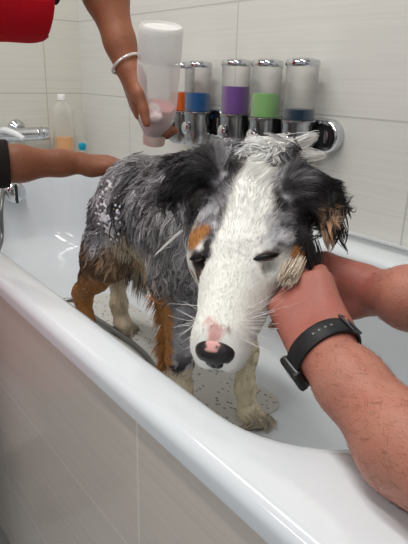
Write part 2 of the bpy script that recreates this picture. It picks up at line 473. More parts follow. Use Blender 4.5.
# overflow control on the left end of the basin
kc = PL(13.5, 192, 0, XL+.150)
b = MB(); b.lathe([(0, -.02), (.036, -.02), (.042, 0), (.0425, .012), (.039, .022), (.030, .029), (.016, .033), (0, .034)], kc, 32, fr_x)
ov = b.build('overflow_knob', chrome); tag(ov, 'round chrome overflow knob on the inner end of the bathtub, below the mixer', 'knob')
b = MB(); b.box((kc[0]+.033, kc[1]-.006, kc[2]-.036), (kc[0]+.037, kc[1]+.004, kc[2]+.036), .0015); b.build('grip_bar', black_plastic, ov)

# shower hose
h0 = np.array([XL+bx_, .72, .672])
hp = [h0, h0+[.0, -.01, -.06], PL(1.5, 205, 0, XL+.215), PL(1.5, 240, 0, XL+.25), np.array([-1.75, .50, FZ+.06]), np.array([-1.5, .46, FZ+.022])]
for u, v, zz in ((72, 300, .03), (95, 318, .02), (118, 333, .015), (138, 348, .013), (152, 364, .012), (160, 385, .012)):
    hp.append(PL(u, v, 2, FZ+zz))
hose_m = mat('hose_metal', (120, 120, 118), 0.3, metal=0.8); _t = NT(hose_m)
b = MB(); b.tube(spline(hp, 10), .0075, 10)
ho = b.build('shower_hose', hose_m); tag(ho, 'thin grey metal shower hose running from the mixer down into the bathtub', 'hose')

# bottle of orange soap in the corner
bc = np.array([XL+.058, .785, RZ+.002]); bc[1] = PL(63.5, 130, 0, bc[0])[1]
bt = empty('soap_bottle', bc); tag(bt, 'white capped translucent bottle with orange liquid, standing in the tub corner', 'bottle')
frost = clear_mat('frosted_plastic', (226, 226, 216), 0.22, 0.35)
b = MB(); b.lathe([(0, 0), (.036, 0), (.041, .004), (.042, .012), (.042, .19), (.040, .205), (.030, .222), (.018, .232), (.0145, .236), (.0145, .245), (0, .245)], (0, 0, 0), 32); b.build('bottle_body', frost, bt)
b = MB(); b.lathe([(0, .004), (.037, .004), (.0395, .012), (.0395, .100), (0, .100)], (0, 0, 0), 32); b.build('orange_liquid', liquid('bottle_orange', (245, 160, 40)), bt)
b = MB(); b.lathe([(0, .243), (.016, .243), (.0165, .246), (.0165, .262), (.015, .265), (0, .265)], (0, 0, 0), 28); b.build('cap', mat('white_cap', (235, 235, 232), 0.4), bt)

# little blue topped bottle beside it
sc_ = PL(83, 160, 1, .955); sc_[2] = RZ+.002
st = empty('small_bottle', sc_); tag(st, 'tiny bottle with turquoise cap, just right of the orange soap bottle', 'bottle')
zt = PL(83, 147, 1, .955)[2]-RZ
b = MB(); b.lathe([(0, 0), (.018, 0), (.020, .003), (.020, zt-.035), (.010, zt-.022), (.008, zt-.012), (0, zt-.012)], (0, 0, 0), 24); b.build('bottle_body', frost, st)
b = MB(); b.lathe([(0, zt-.014), (.010, zt-.014), (.014, zt-.008), (.0155, zt+.002), (.013, zt+.011), (.006, zt+.014), (0, zt+.014)], (0, 0, 0), 24); b.build('cap', mat('turquoise_plastic', (0, 150, 180), 0.3), st)
b = MB(); b.tube([(.012, -.004, zt), (.028, -.010, zt+.006)], .004, 10); b.build('spout', mat('turquoise_spout', (0, 130, 160), 0.3), st)

# anti-slip mat on the tub floor
mm = mat('antislip_mat', (206, 204, 198), 0.45); t = NT(mm); co = t.coord()
v = t.n('ShaderNodeTexVoronoi'); v.inputs['Scale'].default_value = 62; mp = t.n('ShaderNodeMapping'); mp.inputs['Scale'].default_value = (1.0, 1.5, 1); t.l(co, mp.inputs[0]); t.l(mp.outputs[0], v.inputs['Vector'])
spot = t.math('LESS_THAN', v.outputs['Distance'], 0.26)
spot = t.math('MULTIPLY', spot, t.math('GREATER_THAN', t.noise(co, 16, 3), 0.44))
t.l(t.mix(spot, (206, 204, 198), (140, 138, 134)), t.b.inputs['Base Color']); t.bump(spot, 0.6, 0.003)
b = MB()
def mrect(z, i): return [(x*1.0, y, z) for x, y, _ in rrect(-1.50+i, -.70-i, .49+i, .80-i, .05, .05, 0, 6)]
b.loft([mrect(FZ+.001, 0), mrect(FZ+.004, 0), mrect(FZ+.005, .003)], True, True)
o = b.build('bath_mat', mm); tag(o, 'pale anti-slip mat with dark specks under the dog, on the bathtub floor', 'bath mat')
# ------------------------------------------------------------------ the dog
O = P(256, 160, .748); N = P(209.5, 352, .600)
HA = unit(N-O); HLN = np.linalg.norm(N-O)
_s = P(264, 257, .652)-P(197, 257, .672); HS = unit(_s-HA*(_s@HA)); HN = np.cross(HA, HS)
if HN@(CAM-O) < 0: HN = -HN
HB = np.stack([HA, HS, HN])
def HP(a, s, n): return O+HA*a+HS*s+HN*n
def hl(p): return (np.asarray(p)-O)@HB.T
L = HLN

D = Body()
GY = .63
# trunk
D.chain([(np.array([-1.045, GY, .662]), .080), (np.array([-1.02, GY, .682]), .094), (np.array([-.93, GY, .682]), .102), (np.array([-.84, GY, .684]), .110), (np.array([-.77, GY-.005, .690]), .102)], .03)
D.ell((-.83, GY, .665), (.13, .098, .125), k=.04)
D.ell((-.72, GY-.02, .66), (.07, .085, .10), k=.04)                       # brisket
D.ell((-1.062, GY, .640), (.066, .094, .088), k=.03)
D.ell((-1.118, GY, .640), (.030, .026, .040), k=.03)                        # bobtail
# neck
D.chain([(np.array([-.80, GY-.005, .730]), .086), (np.array([-.70, .60, .762]), .080), (HP(.040, 0, -.070), .072)], .03)
D.ell(P(276, 160, .80), (.030, .030, .026), k=.02)
D.limb(P(262, 156, .80), P(294, 156, .80), .022, .012, .02)
# legs
LEGS = {
 'RH': [(-1.048, .590, .640, .072), (-1.050, .556, .565, .056), (-1.125, .556, .490, .033), (-1.200, .558, .425, .0225), (-1.192, .558, .345, .020), (-1.172, .560, FZ+.022, .023)],
 'LH': [(-1.055, .670, .640, .072), (-1.080, .695, .560, .058), (-1.165, .695, .490, .036), (-1.262, .692, .420, .0225), (-1.255, .690, .345, .021), (-1.240, .690, FZ+.022, .022)],
 'RF': [(-.775, .574, .690, .074), (-.790, .560, .610, .052), (-.792, .562, .545, .035), (-.790, .566, .420, .026), (-.787, .566, .350, .022), (-.775, .566, FZ+.024, .023)],
 'LF': [(-.765, .690, .680, .074), (-.775, .697, .600, .056), (-.755, .692, .535, .033), (-.731, .690, .420, .0225), (-.726, .690, .340, .0185), (-.716, .690, FZ+.020, .020)],
}
for nm, c in LEGS.items():
    D.chain([(np.array(q[:3]), q[3]) for q in c], .022)
    x, y, z, r = c[-1]
    D.ell((x+.014, y, z-.002), (.030, .025, .019), k=.015)
    for k in range(4):
        yy = y+(-.018+.012*k); xx = x+.032+(.007 if k in (1, 2) else 0)
        D.ell((xx, yy, z-.006), (.016, .0072, .0125), k=.005)
# head
ax = HB
def hell(a, s, n, ra, rs, rn, k=.02, sign=1): D.ell(HP(a, s, n), (ra, rs, rn), ax, k, sign)
hell(.075, 0, -.055, .080, .073, .060, .02)                               # skull
hell(.105, 0, -.050, .070, .064, .050, .02)                               # forehead
for s in (-1, 1):
    hell(.100, s*.048, -.080, .060, .031, .046, .025)                     # cheeks
    hell(.137, s*.036, -.028, .028, .020, .016, .016); hell(.122, s*.047, -.048, .040, .026, .034, .02)                     # brows
    hell(.185, s*.020, -.056, .060, .024, .032, .025)                     # side of muzzle
    hell(.258, s*.014, -.040, .034, .021, .028, .014)                     # lips
D.limb(HP(.145, 0, -.040), HP(L-.038, 0, -.024), .043, .025, .022)        # bridge of the muzzle
D.limb(HP(.12, 0, -.100), HP(L-.055, 0, -.066), .036, .018, .018)         # lower jaw
hell(.158, -.038, -.022, .011, .010, .006, .010, -1)                      # eye hollows
hell(.158, .038, -.022, .011, .010, .006, .010, -1)
# ears
def flap(c, d, w, L1, W1, T1, k=.014):
    d = unit(d); w = unit(np.asarray(w)-d*(d@np.asarray(w))); D.ell(c, (L1, W1, T1), np.stack([d, w, np.cross(d, w)]), k)
eR0, eR1, eR2 = P(300, 182, .725), P(327, 192, .728), P(331, 226, .722)
D.limb(eR0, P(322, 188, .728), .024, .016, .02)
flap(P(324, 200, .727), P(338, 210, .722)-P(310, 186, .73), HA, .034, .028, .010)
flap(P(328, 214, .722), P(329, 236, .716)-P(326, 200, .726), HS, .032, .017, .008)
eL0 = P(212, 165, .765)
D.limb(eL0, P(190, 172, .775), .024, .018, .02)
flap(P(184, 180, .772), P(165, 196, .775)-P(200, 166, .77), np.cross(FW, P(165, 196, .775)-P(200, 166, .77)), .036, .022, .010)

DV, DF = D.surf(.0042, 2)
DN, DA = normals(DV, DF)

_pu, _pv, _pd = proj(np.zeros((1, 3)))if False else (None, None, None)
def projv(p):
    k = p-CAM; d = k@FW; return 204+F*(k@RT)/d, 272-F*(k@UP)/d, d
VU, VV, VD = projv(DV)
_face = ((DV-CAM)*DN).sum(1) < 0
def surf_at(u, v):
    """the nearest point of the coat on a sight line"""
    e = np.hypot(VU-u, VV-v); ok = _face & (e < 6)
    if not ok.any(): return DV[np.argmin(np.where(_face, e, 1e9))]
    dmin = VD[ok].min(); ok &= VD < dmin+.02
    i = np.argmin(np.where(ok, e, 1e9)); return DV[i]

# ---- coat colours
c_ = lambda *a: s2l(a)
DARK, MID, LITE, WHITE = c_(54, 50, 53), c_(142, 139, 143), c_(198, 196, 199), c_(248, 243, 236)
TAN, CREAM, BROWN, BLACK, PINK = c_(186, 128, 72), c_(216, 200, 174), c_(84, 70, 60), c_(26, 24, 25), c_(222, 168, 160)
def seg_d(p, a, b):
    a = np.asarray(a); b = np.asarray(b); ba = b-a; t = np.clip(((p-a)@ba)/(ba@ba), 0, 1)
    return np.linalg.norm(p-a-t[:, None]*ba, axis=1), t
def leg_d(p, c):
    best = np.full(len(p), 9.0); tt = np.zeros(len(p))
    for i in range(1, len(c)-1):
        d, t = seg_d(p, c[i][:3], c[i+1][:3]); r = c[i][3]+(c[i+1][3]-c[i][3])*t; d = d-r
        m = d < best; best[m] = d[m]; tt[m] = (i+t)[m]
    return best, tt
HEAD_SPOTS = [   # surface points of the head markings
    # grey sides of the skull
]
def spot(u, v): return surf_at(u, v)
SP = []
def sp(u, v, r, col, w=1.0): SP.append((spot(u, v), r, col, w))
# left side of the picture: dark cap, tan eyebrow, dark eye patch
for q in ((222, 158), (212, 172), (206, 190), (216, 186), (222, 176), (228, 160), (205, 205), (214, 205)): sp(*q, .017, MID)
for q in ((206, 176), (218, 192), (208, 198), (228, 166)): sp(*q, .010, DARK)
sp(196, 238, .0165, TAN); sp(203, 230, .011, TAN); sp(189, 240, .011, TAN); sp(194, 226, .008, CREAM, .7)
sp(198, 258, .014, c_(52, 44, 42)); sp(206, 254, .012, DARK); sp(208, 244, .008, DARK); sp(201, 268, .011, c_(58, 48, 46)); sp(198, 277, .009, c_(104, 80, 66)); sp(191, 276, .008, c_(190, 140, 110), .8)
# right side of the picture: grey cap down to the eye
for q in ((282, 160), (288, 178), (295, 196), (300, 214), (304, 230), (286, 195), (290, 212), (280, 178), (276, 165), (296, 240), (308, 246)): sp(*q, .018, MID)
for q in ((290, 186), (300, 204), (284, 206), (306, 222), (300, 168), (312, 200), (312, 232), (316, 215)): sp(*q, .011, DARK)
for q in ((278, 232), (272, 222), (286, 236), (268, 240)): sp(*q, .011, LITE, .75)
sp(296, 256, .011, TAN); sp(303, 260, .010, TAN); sp(268, 256, .0085, c_(120, 100, 92), .8); sp(275, 252, .006, DARK, .8); sp(258, 258, .005, DARK, .7)
sp(215, 332, .0085, PINK, .8); sp(212, 340, .006, PINK, .9); sp(209, 322, .008, PINK, .4); sp(228, 332, .004, c_(170, 150, 140), .6)

def coat(p):
    p = np.asarray(p, float); n = len(p)
    w1 = fbm(p*np.array([16, 16, 12]), 3); w2 = fbm(p*42+5, 2); w3 = fbm(p*9+31, 2)
    m = sstep(.38, .62, w1*.55+w2*.45)[:, None]
    col = DARK*(1-m)+MID*m
    m2 = sstep(.46, .68, w2*.5+w3*.5)[:, None]; col = col*(1-m2)+LITE*m2
    # trunk: brownish rear, pale belly
    rear = (sstep(-1.10, -1.22, p[:, 0])*sstep(.80, .70, p[:, 2]))[:, None]*.6; col = col*(1-rear)+BROWN*rear
    bel = (sstep(.670, .640, p[:, 2]+(w2-.5)*.04)*sstep(-1.01, -.98, p[:, 0])*sstep(-.78, -.86, p[:, 0]))[:, None]; col = col*(1-bel)+CREAM*.95*bel
    inner = (sstep(.615, .64, p[:, 1])*sstep(.64, .60, p[:, 2]))[:, None]*.9; col = col*(1-inner)+CREAM*.85*inner
    # legs
    for nm in LEGS:
        d, t = leg_d(p, LEGS[nm]); on = (sstep(.03, .004, d)*sstep(.62, .585, p[:, 2]+(w2-.5)*.05))[:, None]
        q = (w2-.5)*.9
        if nm == 'RH':
            lc = np.tile(TAN, (n, 1)); k = sstep(1.5, 1.1, t+q*.5)[:, None]*.7; lc = lc*(1-k)+BROWN*1.1*k
            k = (sstep(.070, .042, np.linalg.norm(p-PL(84, 254, 1, .535), axis=1)+(w2-.5)*.03))[:, None]; lc = lc*(1-k)+BLACK*k
            k = (sstep(-1.015, -.995, p[:, 0])*sstep(.50, .53, p[:, 2]))[:, None]*.2; lc = lc*(1-k)+CREAM*k
        elif nm == 'LH':
            lc = np.tile(CREAM*.85, (n, 1)); k = sstep(-.1, .35, q)[:, None]*.7; lc = lc*(1-k)+BROWN*k
            k = sstep(3.0, 3.6, t)[:, None]; lc = lc*(1-k)+CREAM*k
        elif nm == 'RF':
            lc = col*.6+LITE*.5
            k = sstep(.006, .016, (p-np.array([-.79, .565, .5]))@np.array([-RT[0], -RT[1], 0])+(w2-.5)*.016)[:, None]; lc = lc*(1-k)+TAN*k
            k = sstep(2.6, 3.0, t+q*.5)[:, None]*sstep(.5, .4, w2)[:, None]; lc = lc*(1-k)+DARK*k
            k = sstep(3.1, 3.35, t+q*.3)[:, None]; lc = lc*(1-k)+CREAM*1.05*k
        else:
            lc = np.tile(c_(230, 216, 184), (n, 1)); k = sstep(.1, .4, q)[:, None]*.12; lc = lc*(1-k)+BROWN*k
        col = col*(1-on)+lc*on
    # lather streak over the rump
    k = (sstep(.075, .02, np.linalg.norm((p-PL(110, 195, 1, .55))*np.array([1, 1, .55]), axis=1)+(w2-.5)*.05))[:, None]*.5; col = col*(1-k)+c_(190, 182, 186)*k
    # chest and throat pale
    k = (sstep(-.84, -.76, p[:, 0]+(w2-.5)*.06)*sstep(.80, .72, p[:, 2])*sstep(.56, .60, p[:, 2]))[:, None]*.7; col = col*(1-k)+c_(176, 172, 170)*k
    # head
    h = hl(p); a, s, nn = h.T
    dh, _ = seg_d(p, HP(.03, 0, -.05), HP(L, 0, -.05))
    on = sstep(.125, .105, dh)
    wz = (w2-.5)
    # nape: white collar on the far side
    k = (sstep(.070, .052, np.linalg.norm(p-P(280, 150, .80), axis=1)+wz*.02))[:, None]; col = col*(1-k)+WHITE*k
    hc = np.tile(WHITE, (n, 1))
    side = sstep(.0, .012, np.abs(s-.007)-(.017+.060*np.clip(a, 0, .13))+wz*.016)*sstep(.150, .125, a+wz*.02)
    g = col if True else col
    mm_ = sstep(.40, .62, w1*.4+w2*.6)[:, None]; gcol = DARK*(1-mm_)+MID*mm_
    m2 = sstep(.56, .74, w3*.4+fbm(p*70, 2)*.6)[:, None]; gcol = gcol*(1-m2)+LITE*m2
    hc = hc*(1-side[:, None])+gcol*side[:, None]
    jaw = sstep(-.085, -.11, nn)[:, None]*.35; hc = hc*(1-jaw)+CREAM*jaw
    col = col*(1-on[:, None])+hc*on[:, None]
    for q, r, sc, wt in SP:
        k = (sstep(1.25, .7, np.linalg.norm(p-q, axis=1)/r+wz*.7)*wt)[:, None]
        if sc is MID: sc = gcol
        col = col*(1-k)+sc*k
    # ears
    for c, r in ((P(322, 190, .728), .036), (P(330, 206, .725), .030), (P(184, 178, .775), .040), (P(170, 190, .775), .030), (P(330, 226, .72), .026), (P(206, 166, .77), .03)):
        k = (sstep(1.2, .8, np.linalg.norm(p-c, axis=1)/r))[:, None]*.92; col = col*(1-k)+(BLACK*(1-m)+DARK*.75*m)*k
    for c, r, sc in ((P(329, 214, .70), .017, c_(190, 150, 118)), (P(330, 224, .70), .014, c_(216, 194, 172))):
        k = (sstep(1.2, .7, np.linalg.norm(p-c, axis=1)/r))[:, None]; col = col*(1-k)+sc*k
    return np.clip(col, 0.004, .9)

dog = empty('dog', (-1.0, GY, FZ)); tag(dog, 'wet blue merle dog with white blaze and tan marks, standing in the bathtub, head lowered', 'dog')
def to_local(V, root): return V-np.array(root.location)
coat_m = vc_mat('wet_coat', rough=.55, spec=.25, bumps=.10)
fur_m = vc_mat('wet_fur', rough=.36, spec=.45)
C0 = coat(DV)
link('body', mesh('body', to_local(DV, dog), DF, True, C0*(.8+.17*sstep(.3, .6, C0.mean(1)))[:, None]), coat_m, dog)

# ---- wet locks
FAM = DA/DA.sum(); fc = DV[DF].mean(1); fn = DN[DF].mean(1)
fh = hl(fc); fdh, _ = seg_d(fc, HP(.03, 0, -.05), HP(L, 0, -.05))
ishead = (fdh < .108) & (fh[:, 0] > -.03)
legmin = np.min([leg_d(fc, LEGS[k])[0] for k in LEGS], axis=0)
isleg = (~ishead) & (fc[:, 2] < .56) & (legmin < .02)
nose_c = HP(L-.012, 0, -.024)

def grow(faces, count, length, width, lift, flow, m=4, S=6, wave=.25, jit=.005, clump=.75, var=.22, droop=.35, rt=.8, tp=1.12, rad=.11):
    pr = DA[faces]; pr = pr/pr.sum(); ci = rng.choice(np.where(faces)[0], count, p=pr)
    w = rng.dirichlet((1, 1, 1, 1), count); root = (DV[DF[ci]]*w[..., None]).sum(1); nr = unit_rows((DN[DF[ci]]*w[..., None]).sum(1))
    Lc = length(root, nr)*rng.uniform(.7, 1.25, count)
    keep = Lc > .002; root, nr, Lc = root[keep], nr[keep], Lc[keep]; count = len(root)
    d = flow(root, nr); d = d-nr*(d*nr).sum(1)[:, None]; d = unit_rows(d+rng.normal(size=d.shape)*.10); side = np.cross(nr, d)
    t = np.linspace(0, 1, S); ph = rng.uniform(0, 6.28, count); am = rng.normal(0, wave, count)
    lf = lift*rng.uniform(.5, 1.4, count)
    curv = (root[:, None]+(Lc[:, None]*t)[..., None]*d[:, None]+(Lc[:, None]*(lf[:, None]*(t-droop*t*t))-Lc[:, None]**2*t*t/(2*rad))[..., None]*nr[:, None]
            +(Lc[:, None]*am[:, None]*np.sin(t*4.2+ph[:, None])*t)[..., None]*side[:, None])
    cc = coat(root); cv = rng.normal(1, var, count)
    allc, allw, a0, a1 = [], [], [], []
    for k in range(m):
        off = (rng.normal(size=(count, 1))*side+rng.normal(size=(count, 1))*d)*jit
        cu = curv+off[:, None]*(1-clump*t)[None, :, None]+nr[:, None]*rng.uniform(-.001, .0006, (count, 1, 1))
        gain = np.where(cc.mean(1) > .42, .22, 1.0); sc = np.clip(1+(cv*rng.normal(1, .1, count)-1)*gain, .35, 1.9)[:, None]
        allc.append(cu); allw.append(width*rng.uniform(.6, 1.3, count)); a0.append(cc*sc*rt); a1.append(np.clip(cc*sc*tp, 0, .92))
    return np.concatenate(allc), np.concatenate(allw), np.concatenate(a0), np.concatenate(a1)
def unit_rows(v): return v/np.maximum(np.linalg.norm(v, axis=1), 1e-9)[:, None]
def rot_about(d, n, ang):
    d = unit_rows(d-n*(d*n).sum(1)[:, None]); s = np.cross(n, d); return d*np.cos(ang)[:, None]+s*np.sin(ang)[:, None]

def flow_body(p, n):
    base = np.array([-.45, 0, -.9])[None]*np.ones((len(p), 1))
    top = sstep(.35, .8, n[:, 2])
    base = base*(1-top)[:, None]+np.array([-.9, -.25, -.2])*top[:, None]
    ang = (fbm(p*np.array([13, 13, 13]), 2)-.5)*(2.2+5.5*top)
    return rot_about(base, n, ang)
def flow_leg(p, n): return rot_about(np.tile([-.25, 0, -1.0], (len(p), 1)), n, (fbm(p*25, 2)-.5)*1.6)
def flow_head(p, n):
    h = hl(p); s = np.clip(h[:, 1]/.07, -1, 1)
    back = sstep(.16, .02, h[:, 0])
    d = -HA[None]+HS[None]*(s*(.25+.7*back))[:, None]+np.array([0, 0, -1.0])[None]*(back*np.abs(s)*.8)[:, None]
    return rot_about(d, n, (fbm(p*30, 2)-.5)*(.7+1.2*back))
def len_body(p, n):
    L0 = .030+.010*sstep(.3, -.2, n[:, 2]); return L0*(1+.4*sstep(-1.1, -1.2, p[:, 0])*sstep(.7, .6, p[:, 2]))
def len_leg(p, n): return .004+.007*sstep(FZ+.03, FZ+.07, p[:, 2])+.022*sstep(.2, .7, -n[:, 0])*sstep(FZ+.06, FZ+.14, p[:, 2])
def len_head(p, n):
    h = hl(p); a = h[:, 0]
    l = .0042+.010*sstep(.14, .08, a)+.012*sstep(.09, .02, a)+.016*sstep(-.055, -.09, h[:, 2])*sstep(.19, .12, a)
    l = np.where(np.linalg.norm(p-nose_c, axis=1) < .026, 0, l)
    for u, v in ((264, 257), (198, 256)):
        l = np.where(np.linalg.norm(p-spot(u, v), axis=1) < .016, 0, l)
    return l
body_f = ~ishead & ~isleg
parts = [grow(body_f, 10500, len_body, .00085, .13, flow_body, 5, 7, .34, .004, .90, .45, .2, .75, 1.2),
         grow(isleg, 3400, len_leg, .0007, .14, flow_leg, 3, 5, .25, .004, .8, .25, .2, .85, 1.1, .03),
         grow(ishead & (fh[:, 0] < .165), 13000, len_head, .00022, .13, flow_head, 3, 5, .08, .0020, .15, .40, .2, .96, 1.05, .06),
         grow(ishead & (fh[:, 0] > .140), 15000, len_head, .00013, .20, flow_head, 3, 4, .08, .0016, .2, .10, .3, 1.0, 1.02, .05)]
# hanging fringes and stiff wet tufts: roots, direction, length, colour
def tuft(c, spread, d, length, nn, col, width=.0008, tip=None, wild=.22, point=0.0):
    d = unit(d); root = np.asarray(c)+rng.normal(size=(nn, 3))*spread; S = 7; t = np.linspace(0, 1, S)
    dd = unit_rows(d+rng.normal(size=(nn, 3))*wild); ln = length*rng.uniform(.6, 1.15, nn)
    tipc = np.asarray(c)+d*length
    cu = root[:, None]+(ln[:, None]*t)[..., None]*dd[:, None]; cu += (t*t)[None, :, None]*point*(tipc-cu)
    cu[..., 2] -= (ln[:, None]*.18*t*t) if point == 0 else 0
    k = rng.normal(1, .1, nn)[:, None]; tip = col if tip is None else tip
    return cu, np.full(nn, width)*rng.uniform(.7, 1.3, nn), np.clip(col*k*.85, 0, .9), np.clip(tip*k, 0, .92)
for (u0, v0, d0), (u1, v1, d1), nn, w in (((272, 146, .80), (318, 131, .80), 90, .0006), ((276, 150, .80), (326, 151, .79), 80, .0006), ((280, 154, .79), (318, 167, .785), 80, .0006),
        ((262, 142, .81), (285, 132, .82), 70, .0006), ((270, 150, .80), (312, 160, .79), 70, .0006), ((258, 146, .80), (249, 132, .82), 50, .0006), ((268, 140, .81), (306, 140, .81), 60, .0006)):
    a, b = P(u0, v0+8, d0), P(u1, v1+4, d1); parts.append(tuft(a, .007, b-a, np.linalg.norm(b-a), nn, WHITE, w, wild=.07, point=.88))
for k in range(18):      # ruff behind the jaw
    u = rng.uniform(289, 304); v = rng.uniform(262, 272); a = P(u, v-5, .685); b = P(u-8+rng.normal()*4, v+14+rng.normal()*3, .645)
    parts.append(tuft(a, .0022, b-a, np.linalg.norm(b-a), 22, c_(224, 208, 188), .0007, wild=.06, point=.6))
for k in range(14):      # ear fringe
    u = rng.uniform(322, 338); v = rng.uniform(208, 232); a = P(u, v, .715); b = P(u+rng.normal()*4+1, v+16+rng.normal()*4, .712)
    col = [c_(206, 176, 150), c_(150, 110, 84), c_(40, 34, 32)][k % 3]; parts.append(tuft(a, .0022, b-a, np.linalg.norm(b-a), 18, col, .0006, wild=.08, point=.5))
for k in range(34):      # dark locks on both ears
    if k % 2: u, v, d, du, dv = rng.uniform(310, 334), rng.uniform(180, 200), .722, 12, 12
    else: u, v, d, du, dv = rng.uniform(180, 208), rng.uniform(162, 182), .765, -16, 10
    a = P(u, v, d); b = P(u+du+rng.normal()*5, v+dv+rng.normal()*5, d); parts.append(tuft(a, .003, b-a, np.linalg.norm(b-a), 22, c_(34, 31, 32), .0008, c_(48, 44, 44), wild=.08, point=.45))
for k in range(12):      # wet drips of dark fur under the right ear side
    u = rng.uniform(308, 318); v = rng.uniform(236, 256); a = P(u, v, .70); b = P(u+rng.normal()*4+2, v+24, .70); parts.append(tuft(a, .002, b-a, np.linalg.norm(b-a), 12, c_(46, 42, 42), .0006, wild=.06, point=.6))
a, b = P(182, 231, .70), P(154, 256, .70); parts.append(tuft(a, .0011, b-a, np.linalg.norm(b-a), 16, c_(232, 228, 224), .0004, wild=.03, point=.8))
for k in range(18):      # pale feathering of the thigh
    x = rng.uniform(-1.05, -1.00); a = np.array([x, rng.uniform(.60, .64), .55+rng.uniform(-.03, .04)]); parts.append(tuft(a, .004, (-.25, 0, -1), rng.uniform(.06, .11), 22, CREAM*.9 if k % 3 else BROWN, .0008, wild=.10, point=.4))
for k in range(30):      # tan feathering behind the forearm
    z = rng.uniform(.40, .60); a = np.array([-.79, .565, z])-RT*np.array([1, 1, 0])*(.022+.010*sstep(.45, .56, z))+rng.normal(size=3)*.005; parts.append(tuft(a, .004, -RT*.45+np.array([0, 0, -1.0]), rng.uniform(.03, .05), 20, TAN, .0008, wild=.14, point=.4))
for k in range(40):      # cream belly fringe
    a = np.array([rng.uniform(-1.0, -.88), rng.uniform(.54, .66), rng.uniform(.585, .62)]); parts.append(tuft(a, .006, (-.3, 0, -1), rng.uniform(.03, .05), 26, CREAM if k % 4 else c_(196, 160, 120), .0008, wild=.12, point=.3))
Vs, Fs_, Cs = [], [], []; base = 0
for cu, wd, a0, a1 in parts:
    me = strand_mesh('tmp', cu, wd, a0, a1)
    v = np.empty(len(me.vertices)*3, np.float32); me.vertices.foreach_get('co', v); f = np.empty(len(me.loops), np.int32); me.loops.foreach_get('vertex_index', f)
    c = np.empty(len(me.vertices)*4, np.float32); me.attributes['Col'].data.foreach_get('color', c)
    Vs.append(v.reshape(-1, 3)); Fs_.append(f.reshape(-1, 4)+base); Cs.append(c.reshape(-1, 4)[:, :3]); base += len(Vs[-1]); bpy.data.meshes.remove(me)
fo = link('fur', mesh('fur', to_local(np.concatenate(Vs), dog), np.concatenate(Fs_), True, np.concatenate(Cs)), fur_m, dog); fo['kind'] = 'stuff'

# ---- nose, eyes, whiskers
nb = Body(); nc = HP(L-.014, 0, -.026); NS = 1.18
nb.ell(nc, np.array((.0150, .0200, .0165))*NS, HB, .006); nb.ell(nc+HN*.006+HA*.003, np.array((.012, .0185, .010))*NS, HB, .006)
nb.ell(nc+HA*.003-HN*.010, np.array((.012, .009, .009))*NS, HB, .006)
for s in (-1, 1): nb.ell(nc+HA*.0195+HS*s*.012-HN*.001, (.006, .006, .005), HB, .003, -1); nb.ell(nc+HA*.012+HS*s*.023-HN*.005, (.009, .004, .003), HB, .003, -1)
nb.ell(nc+HA*.0205-HN*.008, (.006, .0010, .014), HB, .002, -1)
nv, nf = nb.surf(.0012, 2)
nose_m = vc_mat('nose_leather', .33, .5); _t = NT(nose_m); _v = _t.n('ShaderNodeTexVoronoi'); _v.inputs['Scale'].default_value = 900; _t.l(_t.coord(), _v.inputs['Vector']); _t.bump(_v.outputs['Distance'], .4, .0006)
nh = (nv-nc)@HB.T
nk_ = (sstep(.0075, .0045, np.abs(nh[:, 1]+.001)+(fbm(nv*260, 2)-.5)*.009-.40*(nh[:, 2]-.016))*sstep(.0120, .0150, nh[:, 2]-.45*nh[:, 0]))[:, None]
no = link('nose', mesh('nose', to_local(nv, dog), nf, True, s2l((34, 30, 32))*(1-nk_)+s2l((214, 158, 150))*nk_), nose_m, dog); no['label'] = 'black wet nose with a pink notch'
def eye(u, v, half, rot, name_l, dark):
    c = surf_at(u, v); i_ = np.argsort(np.linalg.norm(DV-c, axis=1))[:40]; n = unit(DN[i_].mean(0)*.55+unit(CAM-c)*.5); c = c+n*.0032; x = unit(HS-n*(HS@n)); y = np.cross(n, x)
    x, y = x*math.cos(rot)+y*math.sin(rot), y*math.cos(rot)-x*math.sin(rot); ax = np.stack([x, y, n])
    e = Body(); e.ell(c+n*.001, (half, .0048, .0042), ax, .003); ev, ef = e.surf(.0009, 1)
    ob = link('eye', mesh('eye', to_local(ev, dog), ef), mat('dark_eye', (20, 15, 14), .22, spec=.45), dog)
    for sg, nm, cc, r in ((1, 'upper_eyelid', dark, .0024), (-1, 'lower_eyelid', (70, 56, 52), .0014)):
        b = MB(); b.tube([c+n*(.0035-.0035*q*q)+x*half*1.08*q+y*sg*(.0044*(1-q*q)-.0004) for q in np.linspace(-1, 1, 11)], [r*(1-.75*abs(q)) for q in np.linspace(-1, 1, 11)], 8)
        for i in range(len(b.V)): b.V[i] = tuple(np.array(b.V[i])-np.array(dog.location))
        b.build(nm, mat(nm, cc, .5), ob)
    return ob
eye(265, 257, .0160, .26, '', (60, 50, 48))
eye(198, 257, .0110, .35, '', (40, 34, 32))
wc, ww = [], []
for u, v, du, dv, n_ in ((244, 322, 52, -8, 7), (248, 312, 50, -24, 5), (240, 332, 44, 16, 7), (196, 316, -28, -6, 5), (194, 322, -24, 6, 5), (198, 330, -18, 18, 3)):
    for k in range(n_):
        a = surf_at(u+rng.normal()*3, v+rng.normal()*4); d = VD[np.argmin(np.linalg.norm(DV-a, axis=1))]; uu, vv, _ = proj(a); q = rng.uniform(.6, 1.15)
        b = P(uu+du*q+rng.normal()*4, vv+dv*q+rng.normal()*5, d+rng.uniform(-.01, .02)); mid = (a+b)/2+np.array([0, 0, -.004+.004*rng.normal()])
        t = np.linspace(0, 1, 8)[:, None]; wc.append(a*(1-t)**2+mid*2*t*(1-t)+b*t*t); ww.append(.00032)
me = strand_mesh('whiskers', np.array(wc)-np.array(dog.location), np.array(ww), np.tile(c_(235, 230, 225), (len(wc), 1)), np.tile(c_(245, 242, 238), (len(wc), 1)))
